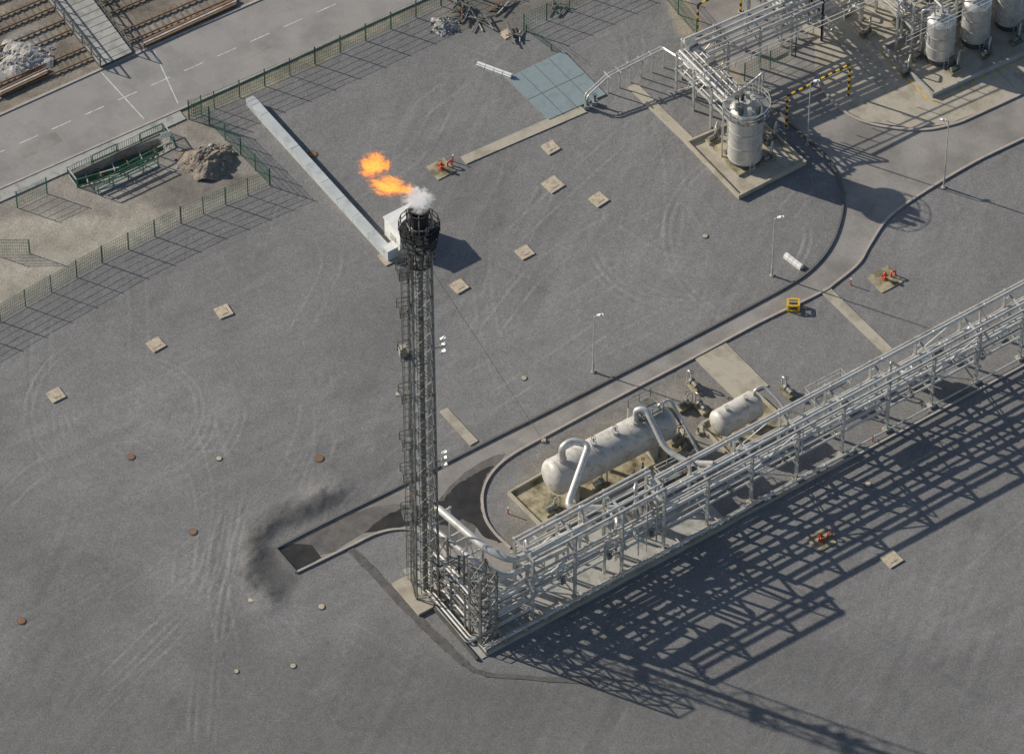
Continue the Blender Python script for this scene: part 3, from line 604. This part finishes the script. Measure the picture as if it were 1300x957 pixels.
c=top(.86); P=[c+ax*x+sd*y+Z(.6) for x,y in((-1.2,-.6),(1.2,-.6),(1.2,1.5),(-1.2,1.5))]; b.prism(P,c.z+.55,c.z+.62,midst); b.rail(P+[P[0]],1.1,midst,.03,1.2)
for q_ in P[2:]: b.beam(Vector((q_.x,q_.y,0)),q_,.12,.12,steel)
for k in(.35,.55): b.wheel(top(k,1.0),.2,dark); b.tube(top(k,.4),top(k,1.0),.05,dark,8)
b.tube(p0.lerp(p1,.5)-Z(1.4),p0.lerp(p1,.5)-Z(2.8),.22,vessel,12)
b.pipe([top(.06,.4),top(.06,2.0),top(.06,2.2)+ax*1.0,top(.25,1.9)-sd*1.0,R(12.5,5.0,5.6),R(15,3.6,5.3),R(17.0,2.4,5.0),R(18,2.4,2.4)],.33,silver,.9,14)
b.pipe([top(.74,.4),top(.74,2.0),top(.8,2.1)-sd*.6,R(24.0,6.2,4.6),R(25,4.0,4.3),R(26.5,2.4,4.8)],.28,silver,.9,14)
b.pipe([top(.95,.3),top(.95,1.0),top(.95,1.0)+ax*1.3,R(27,5.4,3.0)],.14,silver,.4,10)
b.build()
q0=G(914,537,2.6);q1=G(957,513,2.6)
b,ax,sd=hvessel('horizontal_drum',q0,q1,1.28,vessel,.55,(.15,.85))
for k in(.2,.75): b.tube(q0.lerp(q1,k)+Z(1.2),q0.lerp(q1,k)+Z(1.7),.16,vessel,12); b.flange(q0.lerp(q1,k)+Z(1.7),(0,0,1),.26,vessel)
b.pipe([q1+Z(1.2),q1+Z(1.9),q1+ax*1.0+Z(1.9),q1+ax*1.4-sd*1.8+Z(1.3),q1+ax*1.5-sd*3.0+Z(.6)],.15,silver,.5)
b.build()
q0=G(1148,468,2.2);q1=G(1174,455,2.2); b,ax,sd=hvessel('small_drum',q0,q1,.7,white,.5); b.pipe([q0+Z(.6),q0+Z(1.3),q0-sd*1.2+Z(1.3)],.1,silver,.3); b.build()
def bund(name,l,mat,h=.45,fl=conc2):
    P=GP(l); b=B(name); b.prism(P,0,.13,fl)
    for a,c in zip(P,P[1:]+P[:1]):
        t=(c-a).normalized()*.1; b.beam(a-t+Z(h/2),c-t+Z(h/2),.2,h,mat)
    b.build()
bund('bund',[(646,628),(694,676),(884,574),(842,516)],conc); bund('bund',[(888,542),(960,502),(1002,540),(930,584)],conc)
rr=random.Random(3)
for (u,v) in [(858,560),(872,590),(856,610),(700,650),(760,618),(890,520),(868,518),(1000,500),(1075,520),(1120,500),(1190,450),(880,492)]:
    b=B('pump_skid'); c=G(u,v)+Z(.14); an=ROT+rr.choice([0,1.57]); b.box(c,(1.5,.8,.25),an,conc2); d=Vector((math.cos(an),math.sin(an),0)); b.tube(c-d*.55+Z(.55),c+d*.1+Z(.55),.24,rr.choice([dark,steel,midst]),14); b.tube(c+d*.15+Z(.55),c+d*.45+Z(.55),.33,midst,14); b.pipe([c+d*.3+Z(.6),c+d*.3+Z(1.5),c+d*.9+Z(1.5),c+d*.9+Z(.1)],.08,silver,.25); b.wheel(c+d*.3+Z(1.75),.18,dark); b.tube(c+d*.3+Z(1.5),c+d*.3+Z(1.75),.03,dark,6); b.build()
b=B('valve_stand_group')
for k in range(16):
    s=rr.uniform(22,36); t=rr.uniform(4.6,9.5); p=R(s,t,.14); b.tube(p,p+Z(rr.uniform(.5,1.3)),.07,rr.choice([steel,dark,green,midst]),8); b.box(p,(.35,.35,.15),ROT,conc); b.wheel(p+Z(1.35),.14,dark) if k%3==0 else None
b.build()
b=B('stair_platform'); P=[G(830,602,2.6),G(862,586,2.6),G(874,598,2.6),G(842,614,2.6)]; b.prism(P,2.55,2.62,midst); b.rail(P+[P[0]],1.1,steel,.03,1.3)
for q_ in P: b.beam(Vector((q_.x,q_.y,0)),q_,.12,.12,steel)
e=P[3]; f=e+a_*-2.6-Z(2.5)
for s_ in(0,.8): b.beam(e+b_*s_,f+b_*s_,.06,.2,steel)
for k in range(10): g=e.lerp(f,k/10); b.beam(g,g+b_*.8,.24,.04,midst)
b.build()
# ---------------------------------------------------------------- UPPER VERTICAL TANK
bund('tank_bund',[(872,184),(938,252),(1022,209),(956,148)],conc,.5,conc)
b=B('skid_base'); b.prism(GP([(905,190),(938,226),(985,202),(950,168)]),.1,.4,conc2); b.build()
def vtank(name,c,r,h,mat,platform=True,leg=.9):
    b=B(name); b.tube(c,c+Z(leg),r*.92,dark,28); b.tube(c+Z(leg),c+Z(h),r,mat,36,caps=False); b.dome(c+Z(h),(0,0,1),r,r*.42,mat,36,7)
    for z in(leg+.05,leg+(h-leg)*.33,leg+(h-leg)*.66,h): b.ring(c+Z(z),r+.01,.06,.1,steel,36)
    b.tube(c+Z(h+r*.3),c+Z(h+r*.42+.4),.22,mat,12); b.flange(c+Z(h+r*.42+.4),(0,0,1),.34,steel)
    for q in(0.6,2.2,4.0): 
        d=Vector((math.cos(q),math.sin(q),0))*r*.55; b.tube(c+d+Z(h),c+d+Z(h+.8),.1,mat,10); b.flange(c+d+Z(h+.8),(0,0,1),.18,steel,.08)
    if platform:
        b.ring(c+Z(h+.15),r+.3,.6,.06,midst,28); b.ringrail(c+Z(h+.15),r+.6,1.1,steel,16,.025)
    q=-1.2; d=Vector((math.cos(q),math.sin(q),0)); n=Vector((-d.y,d.x,0)); o=c+d*(r+.2)
    for s_ in(-.22,.22): b.beam(o+n*s_,o+n*s_+Z(h+1),.05,.05,steel)
    for k in range(int(h/.35)): b.beam(o-n*.22+Z(.3+k*.35),o+n*.22+Z(.3+k*.35),.03,.03,steel)
    b.pipe([c+Vector((-r*.5,0,h+.5)),c+Vector((-r*.5,0,h+1.2)),c+Vector((-r-.5,.1,h+1.2)),c+Vector((-r-.5,.1,.3))],.09,silver,.3)
    return b
b=vtank('vertical_storage_vessel',G(945,203),1.62,6.9,silver); c=G(945,203)
for k in range(9): 
    an=k*.7; d=Vector((math.cos(an),math.sin(an),0)); b.box(c+d*(.6+.09*k)+Z(7.3),(.35,.35,1.1),an,random.choice([steel,dark,midst,silver]))
b.build()
def rack(name,P,W,zs,pipes,step=4.0,mt=steel,hh=0):
    b=B(name)
    for a,c in zip(P[:-1],P[1:]):
        t=(c-a).normalized(); n=Vector((-t.y,t.x,0)); k=max(1,round((c-a).length/step)); zt_=zs[-1]
        for i in range(k+1):
            p=a.lerp(c,i/k)
            for s_ in(-W/2,W/2): b.beam(p+n*s_,p+n*s_+Z(zt_+hh),.22,.22,mt)
            for z in zs: b.beam(p-n*(W/2+.2)+Z(z),p+n*(W/2+.2)+Z(z),.16,.2,mt)
        for s_ in(-W/2,W/2):
            for z in zs: b.beam(a+n*s_+Z(z),c+n*s_+Z(z),.13,.2,mt)
            b.beam(a+n*s_+Z(.3),a.lerp(c,1/k)+n*s_+Z(zs[0]),.08,.08,mt)
        for z in zs:
            for j in range(pipes):
                o=n*(-W/2+.3+(W-.6)*j/(pipes-1)); r=random.choice([.06,.09,.13,.16]); b.tube(a+o+Z(z+.12+r),c+o+Z(z+.12+r),r,random.choice([silver,silver,steel]),8)
    return b
b=rack('pipe_bridge',GP([(874,112),(1034,42),(1130,0),(1250,-54)]),2.6,(3.6,5.4),4); b.rail([G(874,112,5.5),G(1130,0,5.5)],1.2,steel,.04,1.6); b.build()
b=rack('pipe_bridge',GP([(870,112),(936,178)]),2.2,(3.4,5.4),4,3.2)
for k in range(6): p=G(930+k*4,170-k*2); b.pipe([p+Z(5.6),p+a_*1.5+Z(5.6+.2*k),p+a_*1.5+Z(1.2)],.1,silver,.4)
b.box(G(900,132)+Z(5.5),(.8,.6,.6),ROT,midst); b.box(G(876,110)+Z(5.5),(1.0,.8,.6),ROT,midst); b.build()
b=B('small_pipe_run'); P=GP([(745,138),(772,118),(842,86),(872,112)])
for o,r in((0,.09),(.35,.07)):
    b.pipe([P[0]+Z(.3)+b_*o,P[0]+Z(1.6)+b_*o,P[1]+Z(2.2)+b_*o,P[2]+Z(2.6)+b_*o,P[3]+Z(3.4)+b_*o],r,silver,.4)
for i in range(6):
    p=P[1].lerp(P[2],i/5); b.beam(p,p+Z(2.3),.12,.12,steel); b.beam(p-b_*.3+Z(2.3),p+b_*.7+Z(2.3),.1,.1,steel)
for d in(0,.9): c=P[0]+a_*d; b.tube(c,c+Z(1.2),.12,midst,8); b.wheel(c+Z(1.3),.2,green); b.box(c,(.5,.5,.5),0,plate)
b.build()
def gantry(u0,v0,u1,v1,h):
    b=B('height_restriction_gantry'); p=G(u0,v0);q_=G(u1,v1)
    def stripe(a,c,w):
        n=max(2,int((c-a).length/.42))
        for i in range(n): b.beam(a.lerp(c,i/n),a.lerp(c,(i+1)/n),w,w,yellow if i%2 else blk)
    stripe(p,p+Z(h),.17); stripe(q_,q_+Z(h),.17); stripe(p+Z(h+.085),q_+Z(h+.085),.17); b.box(p,(.5,.5,.12),0,conc); b.box(q_,(.5,.5,.12),0,conc); b.build()
gantry(998,162,1077,122,4.3); gantry(885,44,940,16,4.0)
# ---------------------------------------------------------------- TANK FARM
bund('tank_farm_bund',[(1122,64),(1184,124),(1420,16),(1350,-52)],concg,.6,conc)
b=B('yellow_safety_line')
for a,c in (((1116,64),(1182,130)),((1182,130),(1420,22))):
    A1,C1=G(*a,.105),G(*c,.105); n=int((C1-A1).length/1.1)
    for i in range(n): b.beam(A1.lerp(C1,i/n),A1.lerp(C1,(i+.55)/n),.16,.012,yellow)
b.build()
for (u,v) in [(1192,74),(1237,52),(1280,30),(1324,8),(1205,14),(1168,-12)]:
    b=vtank('storage_tank',G(u,v)+Z(.13),1.38,5.2,silver,False,.8); c=G(u,v)+Z(.13)
    b.rail([c+Vector((-1.4,.9,5.4)),c+Vector((1.4,.9,5.4))],1.0,steel,.035,.7); b.pipe([c+Z(5.9),c+Z(6.8),c+b_*2.6+Z(6.8)],.12,silver,.3); b.box(c+Vector((1.2,-1.0,0)),(.7,.7,1.0),0,midst); b.build()
b=rack('pipe_bridge',GP([(1150,58),(1205,32),(1330,-28)]),1.7,(3.0,6.4),4,3.5,steel)
b.rail([G(1150,58,6.6),G(1330,-28,6.6)],1.1,steel,.03,1.5); b.build()
b=rack('pipe_bridge',GP([(1060,-14),(1146,58)]),1.8,(4.6,6.2),5,4,steel); b.build()
b=rack('pipe_bridge',GP([(1000,54),(960,14),(900,-50)]),1.8,(4.6,6.0),4,4,steel); b.build()
rr=random.Random(9)
for (u,v) in [(1150,95),(1165,75),(1212,92),(1252,72),(1290,55),(1100,45),(1075,20),(980,180),(925,196),(975,205),(1140,30),(905,180),(960,175)]:
    b=B('pump_skid'); c=G(u,v)+Z(.14); an=ROT; d=Vector((math.cos(an),math.sin(an),0)); b.box(c,(1.3,.7,.25),an,conc2); b.tube(c-d*.5+Z(.5),c+d*.1+Z(.5),.22,midst,12); b.tube(c+d*.12+Z(.5),c+d*.4+Z(.5),.3,dark,12); b.pipe([c+d*.25+Z(.5),c+d*.25+Z(1.6),c+d*.9+b_*.6+Z(1.6),c+d*.9+b_*.6],.08,silver,.2); b.build()
# ---------------------------------------------------------------- CAMERA, LIGHT, SKY
cam=bpy.data.cameras.new('camera'); co_=bpy.data.objects.new('camera',cam); co_.location=CAM; co_.rotation_euler=(math.radians(90)-DEP,0,0)
cam.sensor_width=36; cam.lens=FPX/1300*36; cam.clip_start=5; cam.clip_end=20000; bpy.context.collection.objects.link(co_); bpy.context.scene.camera=co_
el=math.radians(26.5); dx,dy=1,-.45; l=math.hypot(dx,dy); dx/=l;dy/=l
Ld=Vector((math.cos(el)*dx,math.cos(el)*dy,-math.sin(el)))
sun=bpy.data.lights.new('sun','SUN'); sun.energy=5; sun.angle=math.radians(.5); sun.color=(1,.925,.80); so=bpy.data.objects.new('sun',sun); so.rotation_euler=Ld.to_track_quat('-Z','Y').to_euler(); so.location=(-80,30,80); bpy.context.collection.objects.link(so)
wd=bpy.data.worlds.new('World'); bpy.context.scene.world=wd; wd.use_nodes=True; N=wd.node_tree.nodes; sk=N.new('ShaderNodeTexSky'); sk.sky_type='NISHITA'; sk.sun_disc=False; sk.sun_elevation=el; sk.sun_rotation=math.atan2(-dx,-dy)%(2*math.pi)
wd.node_tree.links.new(sk.outputs[0],N['Background'].inputs[0]); N['Background'].inputs[1].default_value=.095
sc_=bpy.context.scene; sc_.view_settings.view_transform='Standard'; sc_.view_settings.look='None'; sc_.view_settings.exposure=0
